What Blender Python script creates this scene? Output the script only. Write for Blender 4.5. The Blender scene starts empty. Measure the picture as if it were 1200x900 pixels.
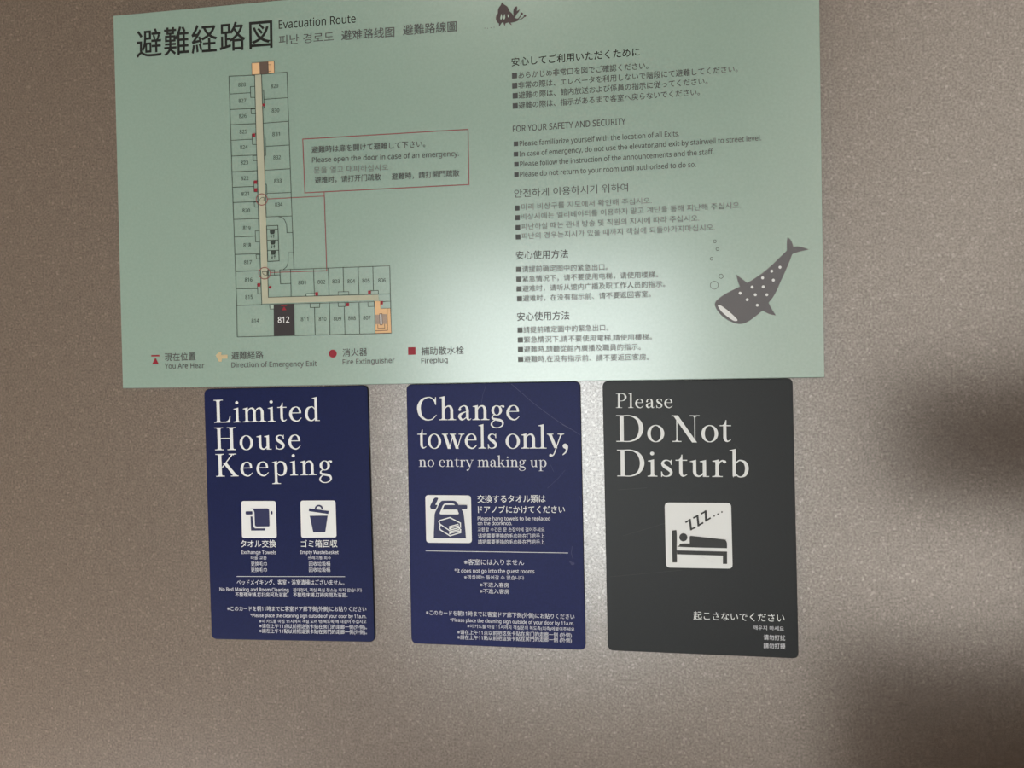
import bpy, bmesh, math, random
from mathutils import Vector, Matrix
random.seed(4)
S = bpy.context.scene
COL = S.collection

# ------------------------------------------------------------------ camera
# local frame of the signs: x right, y down from the sign's top-left corner, z into the door
FOC = 950.0
AX, AY, AZ = 0.012326, 0.15332, -0.016031
TV = Vector((-0.238045, -0.220159, 0.484463))
ZTOP = 1.67                                   # height of the sign's top-left corner
RM = (Matrix.Rotation(AZ, 3, 'Z') @ Matrix.Rotation(AY, 3, 'Y') @ Matrix.Rotation(AX, 3, 'X'))
RT = RM.transposed()
CL = -(RT @ TV)                               # camera centre, local
def L2W(v): return Vector((v[0], v[2], ZTOP - v[1]))
cam = bpy.data.cameras.new('camera')
cam.sensor_fit = 'HORIZONTAL'; cam.sensor_width = 36.0; cam.lens = FOC / 1200 * 36
cam.clip_start = 0.01
camo = bpy.data.objects.new('camera', cam); COL.objects.link(camo)
right, down, fwd = RM[0], RM[1], RM[2]
L = Matrix(((1, 0, 0), (0, 0, 1), (0, -1, 0)))
r, u, b = L @ right, -(L @ down), -(L @ fwd)
camo.matrix_world = Matrix(((r.x, u.x, b.x, 0), (r.y, u.y, b.y, 0), (r.z, u.z, b.z, 0), (0, 0, 0, 1)))
camo.location = L2W(CL)
S.camera = camo

# ------------------------------------------------------------------ light
w = bpy.data.worlds.new('world'); S.world = w; w.use_nodes = True
w.node_tree.nodes['Background'].inputs[0].default_value = (0.8, 0.85, 1, 1)
w.node_tree.nodes['Background'].inputs[1].default_value = 0.0
def area(name, loc, rot, sx, sy, watt, col):
    l = bpy.data.lights.new(name, 'AREA'); l.shape = 'RECTANGLE'; l.size = sx; l.size_y = sy
    l.energy = watt; l.color = col
    o = bpy.data.objects.new(name, l); COL.objects.link(o); o.location = loc; o.rotation_euler = rot
    return o
WINDOW_STRENGTH = 3.0
S.view_settings.view_transform = 'Standard'; S.view_settings.look = 'None'
S.view_settings.gamma = 1; S.view_settings.use_curve_mapping = False
S.view_settings.exposure = -0.05
area('fill_lamp_top', (0.1, -0.75, 2.27), (0, 0, 0), 0.16, 0.16, 2, (1, 0.94, 0.87))  # unseen fill lamp overhead, added to lift the passage walls
area('fill_lamp_low', (-0.575, -0.33, 0.42), (0, math.radians(-115), 0), 0.12, 0.12, 34, (1, 0.965, 0.94))  # unseen low fill lamp, added to brighten the right wall and lower door

# ------------------------------------------------------------------ materials
def mat(name, col, rough=0.5, metal=0.0, spec=0.5, build=None):
    m = bpy.data.materials.new(name); m.use_nodes = True
    nt = m.node_tree; p = nt.nodes['Principled BSDF']
    p.inputs['Base Color'].default_value = (*col, 1); p.inputs['Roughness'].default_value = rough
    p.inputs['Metallic'].default_value = metal; p.inputs['Specular IOR Level'].default_value = spec
    if build: build(nt, p)
    return m
def s2l(h):
    c = [int(h[i:i+2], 16) / 255 for i in (0, 2, 4)]
    return tuple(x / 12.92 if x <= 0.04045 else ((x + 0.055) / 1.055) ** 2.4 for x in c)
def grain(scale, amt, bump=0.0, dist=0.0002, detail=2.0, scale2=None):
    def f(nt, p):
        N = nt.nodes.new; lk = nt.links.new
        tc = N('ShaderNodeTexCoord'); n = N('ShaderNodeTexNoise')
        n.inputs['Scale'].default_value = scale; n.inputs['Detail'].default_value = detail
        lk(tc.outputs['Object'], n.inputs['Vector'])
        mr = N('ShaderNodeMapRange'); mr.inputs[1].default_value = 0.3; mr.inputs[2].default_value = 0.7
        mr.inputs[3].default_value = 1 - amt; mr.inputs[4].default_value = 1 + amt
        lk(n.outputs[0], mr.inputs[0])
        mx = N('ShaderNodeVectorMath'); mx.operation = 'SCALE'
        mx.inputs[0].default_value = p.inputs['Base Color'].default_value[:3]
        lk(mr.outputs[0], mx.inputs['Scale']); lk(mx.outputs[0], p.inputs['Base Color'])
        if bump:
            b = N('ShaderNodeBump'); b.inputs['Strength'].default_value = bump; b.inputs['Distance'].default_value = dist
            lk(n.outputs[0], b.inputs['Height']); lk(b.outputs[0], p.inputs['Normal'])
    return f
def flake(nt, p):                              # metallic paint: fine flakes tilted at random
    N = nt.nodes.new; lk = nt.links.new
    tc = N('ShaderNodeTexCoord')
    n = N('ShaderNodeTexNoise'); n.inputs['Scale'].default_value = 850; n.inputs['Detail'].default_value = 2.5
    n.inputs['Roughness'].default_value = 0.65
    v = N('ShaderNodeTexVoronoi'); v.inputs['Scale'].default_value = 900
    n2 = N('ShaderNodeTexNoise'); n2.inputs['Scale'].default_value = 150; n2.inputs['Detail'].default_value = 1
    for t in (n, v, n2): lk(tc.outputs['Object'], t.inputs['Vector'])
    mr = N('ShaderNodeMapRange'); mr.inputs[1].default_value = 0.28; mr.inputs[2].default_value = 0.72
    mr.inputs[3].default_value = 0.66; mr.inputs[4].default_value = 1.34
    lk(n.outputs[0], mr.inputs[0])
    sp = N('ShaderNodeSeparateColor'); lk(v.outputs['Color'], sp.inputs[0])
    ft = N('ShaderNodeMapRange'); ft.inputs[1].default_value = 0.93; ft.inputs[2].default_value = 1.0
    ft.inputs[3].default_value = 0.0; ft.inputs[4].default_value = 0.35
    lk(sp.outputs[0], ft.inputs[0])
    ad = N('ShaderNodeMath'); lk(mr.outputs[0], ad.inputs[0]); lk(ft.outputs[0], ad.inputs[1])
    n3 = N('ShaderNodeMapRange'); n3.inputs[1].default_value = 0.3; n3.inputs[2].default_value = 0.7
    n3.inputs[3].default_value = -0.04; n3.inputs[4].default_value = 0.04
    lk(n2.outputs[0], n3.inputs[0])
    ad2 = N('ShaderNodeMath'); lk(ad.outputs[0], ad2.inputs[0]); lk(n3.outputs[0], ad2.inputs[1])
    mx = N('ShaderNodeVectorMath'); mx.operation = 'SCALE'
    mx.inputs[0].default_value = p.inputs['Base Color'].default_value[:3]
    lk(ad2.outputs[0], mx.inputs['Scale']); lk(mx.outputs[0], p.inputs['Base Color'])
    st = N('ShaderNodeMath'); st.operation = 'POWER'; lk(ad2.outputs[0], st.inputs[0]); st.inputs[1].default_value = 1.0
    lk(st.outputs[0], p.inputs['Specular IOR Level'])
    b = N('ShaderNodeBump'); b.inputs['Strength'].default_value = 0.14; b.inputs['Distance'].default_value = 0.0001
    lk(n.outputs[0], b.inputs['Height']); lk(b.outputs[0], p.inputs['Normal'])
M = {}
M['door'] = mat('painted_steel', (0.062, 0.038, 0.022), 0.26, 0.0, 1.0, flake)
M['door'].node_tree.nodes['Principled BSDF'].inputs['IOR'].default_value = 2.35
M['mint'] = mat('mint_acrylic', (0.215, 0.372, 0.318), 0.23, 0.0, 1.0, grain(700, 0.035))
M['mint'].node_tree.nodes['Principled BSDF'].inputs['IOR'].default_value = 2.2
M['mint_shadow_edge'] = mat('mint_shadow_edge', (0.10, 0.14, 0.12), 0.6, 0, 0.2)  # darkened to stand in for the shadow line round the panel
M['pale_mint'] = mat('pale_mint_ink', (0.36, 0.48, 0.42), 0.5)
M['ink'] = mat('black_ink', (0.016, 0.018, 0.017), 0.5, 0, 0.2)
M['grey'] = mat('grey_ink', (0.050, 0.058, 0.060), 0.5)
M['lgrey'] = mat('light_grey_ink', (0.10, 0.115, 0.115), 0.5)
M['line'] = mat('plan_line_ink', (0.035, 0.05, 0.045), 0.5, 0, 0.25)
M['room'] = mat('dark_room_ink', (0.04, 0.037, 0.04), 0.45, 0, 0.3)
M['red'] = mat('red_ink', (0.25, 0.010, 0.025), 0.45)
M['dred'] = mat('thin_red_ink', (0.22, 0.045, 0.055), 0.5)
M['whale'] = mat('whale_ink', (0.125, 0.125, 0.135), 0.45)
M['crab'] = mat('crab_ink', (0.05, 0.035, 0.038), 0.45)
M['beige'] = mat('corridor_ink', (0.40, 0.42, 0.32), 0.45)
M['orange'] = mat('orange_ink', (0.70, 0.46, 0.25), 0.45)
M['pale_orange'] = mat('pale_orange_ink', (0.50, 0.42, 0.25), 0.45)
M['stair'] = mat('stair_ink', (0.10, 0.07, 0.055), 0.5)
M['greyfill'] = mat('stair_grey_ink', (0.28, 0.26, 0.26), 0.5)
M['white'] = mat('white_ink', (0.71, 0.75, 0.76), 0.4)
M['offwhite'] = mat('off_white_ink', (0.62, 0.65, 0.70), 0.45)
M['navy'] = mat('navy_magnet', (0.0065, 0.012, 0.062), 0.42, 0, 0.2, grain(1200, 0.10))
M['navy2'] = mat('blue_violet_magnet', (0.011, 0.017, 0.082), 0.38, 0, 0.22, grain(1200, 0.10))
M['navy_ink'] = mat('navy_ink', (0.013, 0.019, 0.08), 0.4)
M['char'] = mat('charcoal_magnet', (0.013, 0.017, 0.020), 0.36, 0, 0.4, grain(1200, 0.08))
M['char_ink'] = mat('charcoal_ink', (0.022, 0.025, 0.027), 0.4)
M['side'] = mat('magnet_side', (0.004, 0.004, 0.006), 0.6, 0, 0.2)
M['scratch'] = mat('scratch_mark', (0.075, 0.08, 0.16), 0.6)
M['scratch2'] = mat('scratch_mark_faint', (0.036, 0.04, 0.115), 0.6)
M['scratch3'] = mat('scratch_mark_charcoal', (0.040, 0.043, 0.046), 0.6)
M['spacer'] = mat('spacer_foam', (0.05, 0.05, 0.05), 0.9)
M['plaster'] = mat('cream_wallpaper', (0.82, 0.79, 0.74), 0.8, 0, 0.3, grain(60, 0.05, 0.2, 0.001))
M['taupe'] = mat('taupe_wallpaper', (0.47, 0.41, 0.355), 0.8, 0, 0.3, grain(60, 0.05, 0.2, 0.001))
M['ceil'] = mat('ceiling_paint', (0.36, 0.31, 0.26), 0.9, 0, 0.3, grain(40, 0.03, 0.1, 0.001))
M['brown'] = mat('dark_reflected_brown', (0.014, 0.008, 0.004), 0.8, 0, 0.1, grain(30, 0.2))  # for the added blocks, very dark so their reflection reads dark
M['carpet'] = mat('taupe_carpet', (0.42, 0.38, 0.34), 0.95, 0, 0.1, grain(300, 0.3, 0.6, 0.002))
M['frame'] = mat('door_frame_steel', (0.32, 0.27, 0.23), 0.4, 0.5, 0.5, grain(600, 0.1))
M['stone'] = mat('pale_stone', (0.62, 0.58, 0.52), 0.4, 0, 0.5, grain(40, 0.12))
def emis(name, col, st):
    m = bpy.data.materials.new(name); m.use_nodes = True; nt = m.node_tree; nt.nodes.clear()
    e = nt.nodes.new('ShaderNodeEmission'); o = nt.nodes.new('ShaderNodeOutputMaterial')
    e.inputs[0].default_value = (*col, 1); e.inputs[1].default_value = st; nt.links.new(e.outputs[0], o.inputs[0])
    return m
M['window'] = emis('daylit_curtain', (0.97, 1.0, 0.98), WINDOW_STRENGTH)
M['lampface'] = emis('fill_lamp_diffuser', (1.0, 0.84, 0.66), 3.0)  # glowing faces of the added fill lights

# ------------------------------------------------------------------ object helpers
def bm_fix(me):
    b = bmesh.new(); b.from_mesh(me); bmesh.ops.recalc_face_normals(b, faces=b.faces[:]); b.to_mesh(me); b.free()
def link(name, me, parent=None, label=None, kind=None, cat=None, group=None):
    o = bpy.data.objects.new(name, me); COL.objects.link(o)
    if parent is not None: o.parent = parent
    if label: o['label'] = label
    if kind: o['kind'] = kind
    if cat: o['category'] = cat
    if group: o['group'] = group
    return o
def mesh(name, V, F, m, mats=None, idx=None):
    me = bpy.data.meshes.new(name); me.from_pydata([tuple(v) for v in V], [], F)
    for k in (mats or [m]): me.materials.append(M[k])
    if idx:
        for p_, i in zip(me.polygons, idx): p_.material_index = i
    me.update(); return me
class Box:
    def __init__(s): s.V = []; s.F = []
    def box(s, a, b):
        n = len(s.V)
        for z in (a[2], b[2]):
            for x, y in ((a[0], a[1]), (b[0], a[1]), (b[0], b[1]), (a[0], b[1])): s.V.append((x, y, z))
        s.F += [tuple(n + i for i in f) for f in ((3, 2, 1, 0), (4, 5, 6, 7), (0, 1, 5, 4), (1, 2, 6, 5), (2, 3, 7, 6), (3, 0, 4, 7))]
        return s
    def done(s, name, m, parent=None, bevel=0, **k):
        me = mesh(name, s.V, s.F, m)
        o = link(name, me, parent, **k)
        if bevel:
            md = o.modifiers.new('bevel', 'BEVEL'); md.width = bevel; md.segments = 2; md.limit_method = 'ANGLE'
        return o
def P(px, py, off=0.0):
    """point seen at a pixel, on the plane that stands off metres in front of the door face"""
    d = RT @ Vector(((px - 600) / FOC, (py - 450) / FOC, 1))
    s = (-off - CL.z) / d.z
    return L2W(CL + d * s)
UP = Vector((0, -1, 0))                         # out of the door, towards the room

class Print:
    """flat print on one surface: strokes, fills and lettering joined into one mesh"""
    def __init__(s, off): s.off = off; s.V = []; s.F = []
    def poly(s, pts):
        n = len(s.V); o = s.off + (len(s.F) % 97) * 3e-7      # a hair apart, so overlapping strokes do not fight
        s.V += [P(x, y, o) for x, y in pts]
        a = sum(pts[i][0] * pts[(i+1) % len(pts)][1] - pts[(i+1) % len(pts)][0] * pts[i][1] for i in range(len(pts)))
        idx = list(range(n, n + len(pts)))
        s.F.append(idx if a < 0 else idx[::-1]); return s
    def line(s, pts, wd, closed=False):
        pts = [Vector(p_) for p_ in pts]
        if closed: pts = pts + [pts[0]]
        for a, b in zip(pts, pts[1:]):
            d = b - a
            if d.length < 1e-6: continue
            d.normalize(); n = Vector((-d.y, d.x)) * wd / 2; e = d * wd / 2
            s.poly([a - e + n, b + e + n, b + e - n, a - e - n])
        return s
    def smooth(s, pts, wd):                    # stroke with mitred joins
        pts = [Vector(p_) for p_ in pts]; Lf = []; Rt = []
        for i, p_ in enumerate(pts):
            a = pts[max(i-1, 0)]; b = pts[min(i+1, len(pts)-1)]; d = (b - a).normalized(); n = Vector((-d.y, d.x)) * wd / 2
            Lf.append(p_ + n); Rt.append(p_ - n)
        for i in range(len(pts)-1): s.poly([Lf[i], Lf[i+1], Rt[i+1], Rt[i]])
        return s
    def disc(s, x, y, r_, n=20, ry=None):
        ry = ry or r_
        return s.poly([(x + r_*math.cos(t*2*math.pi/n), y + ry*math.sin(t*2*math.pi/n)) for t in range(n)])
    def ring(s, x, y, r_, wd, n=28, a0=0, a1=360):
        c = [(x + r_*math.cos(math.radians(a0+(a1-a0)*t/n)), y + r_*math.sin(math.radians(a0+(a1-a0)*t/n))) for t in range(n+1)]
        return s.smooth(c, wd)
    def text(s, t, x0, y0, x1, y1, h, style='cjk', bold=None, space=1.0, res=2):
        """ink runs from (x0,y0) to (x1,y1) along the foot of the line; h is its height in pixels"""
        if bold is None: bold = {'cjk': 0.008, 'han': 0.004, 'sans': 0.010, 'serif': 0.0}[style]
        A = P(x0, y0, s.off); B = P(x1, y1, s.off)
        ex = B - A; ln = ex.length; ex.normalize()
        ey = ex.cross(UP).normalized()
        if ey.z < 0: ey = -ey
        mx_, my_ = (x0+x1)/2, (y0+y1)/2
        hh = (P(mx_, my_ - h, s.off) - P(mx_, my_, s.off)).length
        if style == 'serif':
            me = serif_line(t, ln / hh); xs = [v[0] for v in me[0]]; xa, xb, ya, yb = min(xs), max(xs), 0.0, 1.0
        else: me, xa, xb, ya, yb = glyphs(t, style, bold, space, res)
        sx = ln / (xb - xa); sy = hh / (yb - ya); n = len(s.V)
        hit = {}
        for q, f in enumerate(me[1]):
            lift = 0.0 if style != 'serif' and len(me[0]) and q < me_base(me) else (q % 97 + 1) * 3e-7
            for i in f: hit[i] = lift
        for i, v in enumerate(me[0]): s.V.append(A + ex * ((v[0] - xa) * sx) + ey * ((v[1] - ya) * sy) + UP * hit.get(i, 0.0))
        s.F += [[n + i for i in f] for f in me[1]]
        return s
    def done(s, name, m, parent, **k):
        return link(name, mesh(name, s.V, s.F, m), parent, **k)

def me_base(me):
    """number of faces that share vertices (the letter fill); the strips laid round it come after"""
    return me[2] if len(me) > 2 else len(me[1])
def sans(t):
    o = ''
    for c in t:
        if 'A' <= c <= 'Z': o += chr(0x1D5A0 + ord(c) - 65)
        elif 'a' <= c <= 'z': o += chr(0x1D5BA + ord(c) - 97)
        elif '0' <= c <= '9': o += chr(0x1D7E2 + ord(c) - 48)
        else: o += c
    return o
def raw(t, bold=0, space=1.0, res=2):
    c = bpy.data.curves.new('lettering', 'FONT'); c.body = t; c.resolution_u = res; c.offset = bold
    c.space_character = space
    o = bpy.data.objects.new('lettering', c); COL.objects.link(o)
    bpy.context.view_layer.update()
    me = o.to_mesh()
    V = [(v.co.x, v.co.y) for v in me.vertices]; F = [list(p_.vertices) for p_ in me.polygons]
    o.to_mesh_clear(); bpy.data.objects.remove(o); bpy.data.curves.remove(c)
    return V, F
def embolden(V, F, w_):
    """thicken strokes by w_ em: a narrow strip is laid along every outline edge"""
    cnt = {}
    for f in F:
        for i in range(len(f)):
            e = (f[i], f[(i+1) % len(f)]); cnt.setdefault(tuple(sorted(e)), []).append((e, f))
    V = list(V); G = list(F)
    for v in cnt.values():
        if len(v) != 1: continue
        (a, b_), f = v[0]; dx, dy = V[b_][0]-V[a][0], V[b_][1]-V[a][1]; l = math.hypot(dx, dy)
        if l < 1e-7: continue
        dx, dy = dx/l*w_, dy/l*w_; nx, ny = dy, -dx           # outward for a counter-clockwise face
        n = len(V)
        V += [(V[a][0]-dx*.4, V[a][1]-dy*.4), (V[a][0]-dx*.4+nx, V[a][1]-dy*.4+ny), (V[b_][0]+dx*.4+nx, V[b_][1]+dy*.4+ny), (V[b_][0]+dx*.4, V[b_][1]+dy*.4)]
        G.append([n, n+1, n+2, n+3])
    return V, G
# ---- old-style serif letters drawn as pen strokes; capital height 1, x-height 0.63
class Pen:
    def __init__(s): s.V = []; s.F = []
    def poly(s, pts):
        a = sum(pts[i][0]*pts[(i+1) % len(pts)][1]-pts[(i+1) % len(pts)][0]*pts[i][1] for i in range(len(pts)))
        if a < 0: pts = pts[::-1]
        n = len(s.V); s.V += list(pts); s.F.append(list(range(n, n+len(pts)))); return s
    def bar(s, x0, x1, y0, y1): return s.poly([(x0, y0), (x1, y0), (x1, y1), (x0, y1)])
    def dot(s, x, y, r_): return s.poly([(x+r_*math.cos(k*math.pi/10), y+r_*math.sin(k*math.pi/10)) for k in range(20)])
    def vs(s, *p, n=6):
        """stroke through (x, y, width) points with smoothly changing width"""
        q = []
        for i in range(len(p)-1):
            p0, p1, p2, p3 = p[max(i-1, 0)], p[i], p[i+1], p[min(i+2, len(p)-1)]
            for j in range(n):
                t = j/n
                q.append(tuple(0.5*((2*p1[k])+(p2[k]-p0[k])*t+(2*p0[k]-5*p1[k]+4*p2[k]-p3[k])*t*t+(3*p1[k]-p0[k]-3*p2[k]+p3[k])*t**3) for k in range(3)))
        q.append(p[-1]); Lf = []; Rt = []
        for i in range(len(q)):
            a, b_ = q[max(i-1, 0)], q[min(i+1, len(q)-1)]; dx, dy = b_[0]-a[0], b_[1]-a[1]; l = math.hypot(dx, dy) or 1
            nx, ny = -dy/l*q[i][2]/2, dx/l*q[i][2]/2; Lf.append((q[i][0]+nx, q[i][1]+ny)); Rt.append((q[i][0]-nx, q[i][1]-ny))
        for i in range(len(q)-1): s.poly([Lf[i], Lf[i+1], Rt[i+1], Rt[i]])
        return s
    def ring(s, cx, cy, rx, ry, thick, thin, n=36):
        for k in range(n):
            a, b_ = 2*math.pi*k/n, 2*math.pi*(k+1)/n
            s.poly([(cx+rx*math.cos(a), cy+ry*math.sin(a)), (cx+rx*math.cos(b_), cy+ry*math.sin(b_)),
                    (cx+(rx-thick)*math.cos(b_), cy+(ry-thin)*math.sin(b_)), (cx+(rx-thick)*math.cos(a), cy+(ry-thin)*math.sin(a))])
        return s
    def foot(s, xl, xr, x0, x1, y=0.0, up=1):
        """bracketed hairline serif under (up=1) or over (up=-1) the stem x0..x1"""
        t = 0.032*up
        s.poly([(xl, y), (xr, y), (xr, y+t), (xl, y+t)])
        if xl < x0: s.poly([(x0-.07, y+t*.9), (x0+.001, y+t*.9), (x0+.001, y+.10*up), (x0-.018, y+.05*up)])
        if xr > x1: s.poly([(x1+.07, y+t*.9), (x1-.001, y+t*.9), (x1-.001, y+.10*up), (x1+.018, y+.05*up)])
        return s
    def flag(s, x0, x1, y): return s.poly([(x0-.10, y-.075), (x0-.10, y-.055), (x1, y), (x1, y-.12), (x0, y-.10), (x0-.03, y-.085)])
    def diag(s, x0, y0, x1, y1, w_): return s.poly([(x0-w_/2, y0), (x0+w_/2, y0), (x1+w_/2, y1), (x1-w_/2, y1)])
    def arch(s, x0, x1): return s.vs((x0-.02, .44, .03), (x0+.05, .555, .045), (x0+.15, .605, .062), (x1+.005, .575, .09), (x1+.055, .46, .112), (x1+.057, .38, .115)).bar(x1, x1+.115, 0, .40)
def g_L(p): p.bar(.14, .275, 0, 1).foot(.02, .42, .14, .275).foot(.02, .42, .14, .275, 1, -1).bar(.2, .70, 0, .035).poly([(.50, .03), (.60, .07), (.66, .14), (.70, .29), (.73, .29), (.71, 0), (.5, 0)]); return .80
def g_H(p):
    for x in (.14, .68): p.bar(x, x+.135, 0, 1).foot(x-.12, x+.255, x, x+.135).foot(x-.12, x+.255, x, x+.135, 1, -1)
    p.bar(.2, .75, .50, .535); return .96
def g_K(p): p.bar(.14, .275, 0, 1).foot(.02, .40, .14, .275).foot(.02, .40, .14, .275, 1, -1).diag(.30, .40, .76, .98, .055).diag(.42, .60, .86, .02, .17).foot(.60, .93, .73, .79, 1, -1).foot(.66, 1.0, .79, .91); return .98
def g_D(p): p.bar(.14, .275, 0, 1).bar(.02, .3, 0, .032).bar(.02, .3, .968, 1).vs((.24, .983, .034), (.50, .98, .04), (.73, .87, .09), (.86, .63, .145), (.86, .38, .145), (.74, .14, .09), (.50, .02, .04), (.24, .017, .034)); return .99
def g_N(p): p.bar(.165, .20, 0, 1).diag(.135, 1, .80, -.02, .17).bar(.795, .83, 0, 1).bar(0, .2, .968, 1).foot(.03, .34, .165, .20).foot(.64, .98, .795, .83, 1, -1); return 1.0
def g_C(p): p.vs((.80, .68, .03), (.755, .84, .055), (.62, .97, .045), (.48, .99, .04), (.27, .90, .09), (.135, .68, .14), (.115, .45, .15), (.19, .18, .12), (.36, .035, .065), (.52, .01, .042), (.68, .06, .04), (.83, .23, .025)).poly([(.79, .66), (.82, .66), (.82, 1.0), (.795, 1.0), (.76, .86)]); return .92
def g_P(p): p.bar(.14, .27, 0, 1).foot(.02, .41, .14, .27).bar(.02, .3, .968, 1).vs((.22, .983, .034), (.42, .985, .04), (.57, .92, .08), (.63, .75, .13), (.57, .57, .08), (.42, .49, .04), (.22, .485, .034)); return .74
def g_a(p): p.vs((.12, .44, .07), (.13, .53, .06), (.25, .61, .036), (.36, .59, .07), (.42, .47, .11), (.425, .25, .113), (.425, .13, .113), (.45, .04, .085), (.51, .015, .045), (.575, .065, .022)).dot(.115, .45, .055).vs((.40, .37, .03), (.27, .32, .05), (.14, .24, .10), (.105, .145, .115), (.16, .045, .095), (.25, .02, .05), (.38, .12, .033)); return .60
def g_b(p): p.bar(.13, .24, .03, .98).flag(.13, .24, 1.04).poly([(.13, .12), (.24, .12), (.15, -.015)]).vs((.22, .48, .035), (.32, .595, .045), (.41, .61, .05), (.54, .53, .10), (.60, .32, .12), (.54, .09, .10), (.41, .01, .042), (.31, .03, .045), (.23, .12, .04)); return .70
def g_d(p): p.bar(.45, .56, 0, .98).flag(.45, .56, 1.04).bar(.5, .66, 0, .032).vs((.48, .48, .035), (.39, .59, .042), (.30, .61, .042), (.16, .53, .10), (.10, .30, .12), (.16, .10, .10), (.28, .02, .045), (.38, .04, .048), (.47, .13, .04)); return .69
def g_e(p): p.vs((.50, .36, .085), (.475, .50, .085), (.40, .595, .05), (.30, .615, .036), (.17, .54, .085), (.095, .33, .12), (.15, .12, .10), (.30, .015, .06), (.42, .03, .048), (.55, .155, .022)).bar(.10, .53, .345, .38); return .61
def g_g(p): p.ring(.27, .41, .215, .215, .105, .032).vs((.40, .57, .03), (.47, .60, .045), (.53, .585, .05)).dot(.535, .575, .048).vs((.18, .225, .03), (.10, .155, .055), (.11, .065, .085), (.26, .02, .105), (.40, -.01, .105), (.50, -.09, .09), (.49, -.23, .06), (.33, -.325, .036), (.15, -.31, .045), (.055, -.21, .07), (.09, -.09, .05), (.20, .0, .035)); return .60
def g_h(p): p.bar(.12, .23, 0, .98).flag(.12, .23, 1.04).foot(.01, .34, .12, .23).arch(.23, .46).foot(.36, .69, .46, .575); return .71
def g_i(p): p.bar(.12, .23, 0, .6).flag(.12, .23, .645).foot(.01, .34, .12, .23).dot(.17, .86, .068); return .36
def g_k(p): p.bar(.12, .23, 0, .98).flag(.12, .23, 1.04).foot(.01, .34, .12, .23).diag(.23, .24, .48, .60, .045).diag(.32, .38, .58, .02, .13).foot(.36, .60, .46, .50, .615, -1).foot(.43, .70, .52, .62); return .70
def g_l(p): p.bar(.12, .23, 0, .98).flag(.12, .23, 1.04).foot(.01, .34, .12, .23); return .36
def g_m(p): p.bar(.12, .23, 0, .6).flag(.12, .23, .645).foot(.01, .34, .12, .23).arch(.23, .45).foot(.35, .67, .45, .565).arch(.565, .785).foot(.685, 1.01, .785, .90); return 1.02
def g_n(p): p.bar(.12, .23, 0, .6).flag(.12, .23, .645).foot(.01, .34, .12, .23).arch(.23, .46).foot(.36, .69, .46, .575); return .70
def g_o(p): p.ring(.33, .31, .29, .325, .118, .032); return .66
def g_p(p): p.bar(.13, .24, -.34, .6).flag(.13, .24, .645).foot(.01, .38, .13, .24, -.36).vs((.22, .48, .035), (.32, .595, .045), (.41, .61, .05), (.54, .53, .10), (.60, .32, .12), (.54, .09, .10), (.41, .01, .042), (.31, .03, .045), (.23, .12, .04)); return .70
def g_r(p): p.bar(.12, .23, 0, .6).flag(.12, .23, .645).foot(.01, .36, .12, .23).vs((.22, .42, .03), (.27, .55, .04), (.35, .60, .055), (.42, .575, .06)).dot(.425, .56, .055); return .50
def g_s(p): p.vs((.395, .46, .025), (.36, .56, .035), (.26, .61, .036), (.15, .585, .06), (.10, .49, .09), (.165, .385, .125), (.29, .295, .13), (.385, .18, .10), (.35, .06, .07), (.23, .013, .036), (.12, .04, .036), (.065, .15, .025)).poly([(.38, .44), (.405, .44), (.405, .63), (.385, .63), (.355, .55)]).poly([(.05, .19), (.08, .19), (.11, .07), (.075, -.01), (.055, -.01)]); return .46
def g_t(p): p.bar(.14, .25, .13, .62).poly([(.09, .60), (.25, .60), (.25, .82), (.22, .82), (.19, .70)]).bar(.02, .41, .595, .63).vs((.195, .20, .11), (.215, .08, .095), (.29, .025, .05), (.40, .085, .025)); return .43
def g_u(p): p.bar(.11, .22, .17, .6).flag(.11, .22, .63).bar(.44, .55, 0, .6).flag(.44, .55, .63).bar(.5, .65, 0, .032).vs((.165, .25, .11), (.185, .10, .10), (.28, .025, .06), (.38, .05, .045), (.455, .14, .04)); return .68
def g_w(p): p.diag(.12, .62, .31, -.01, .13).diag(.31, -.01, .49, .60, .04).diag(.46, .62, .655, -.01, .13).diag(.655, -.01, .85, .62, .04).foot(0, .26, .08, .16, .63, -1).foot(.34, .60, .42, .50, .63, -1).foot(.72, .97, .83, .87, .63, -1); return .95
def g_y(p): p.diag(.12, .62, .35, .02, .13).diag(.57, .62, .29, -.20, .042).vs((.30, -.17, .042), (.25, -.27, .05), (.16, -.32, .06)).dot(.14, -.29, .06).foot(0, .26, .08, .16, .63, -1).foot(.43, .69, .55, .59, .63, -1); return .66
def serif_line(t, want):
    """set a word in the drawn serif; want = ink width over capital height, met by letterspacing"""
    def lay(sp):
        V = []; F = []; x = 0
        for c in t:
            if c == ' ': x += .30 + sp; continue
            p = Pen(); adv = globals()['g_'+c](p); n = len(V)
            V += [(a+x, b_) for a, b_ in p.V]; F += [[n+i for i in f] for f in p.F]; x += adv + sp
        return V, F
    V, F = lay(0); w0 = max(v[0] for v in V) - min(v[0] for v in V)
    k = max(0.9, min(1.08, want / w0))
    V, F = lay(max(-.06, min(.25, (want / k - w0) / max(1, len(t)-1))))
    return [(a * k, b_) for a, b_ in V], F
CACHE = {}
def box_of(t, **k):
    key = ('box', t)
    if key not in CACHE:
        V, F = raw(t); CACHE[key] = (min(v[1] for v in V), max(v[1] for v in V))
    return CACHE[key]
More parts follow.
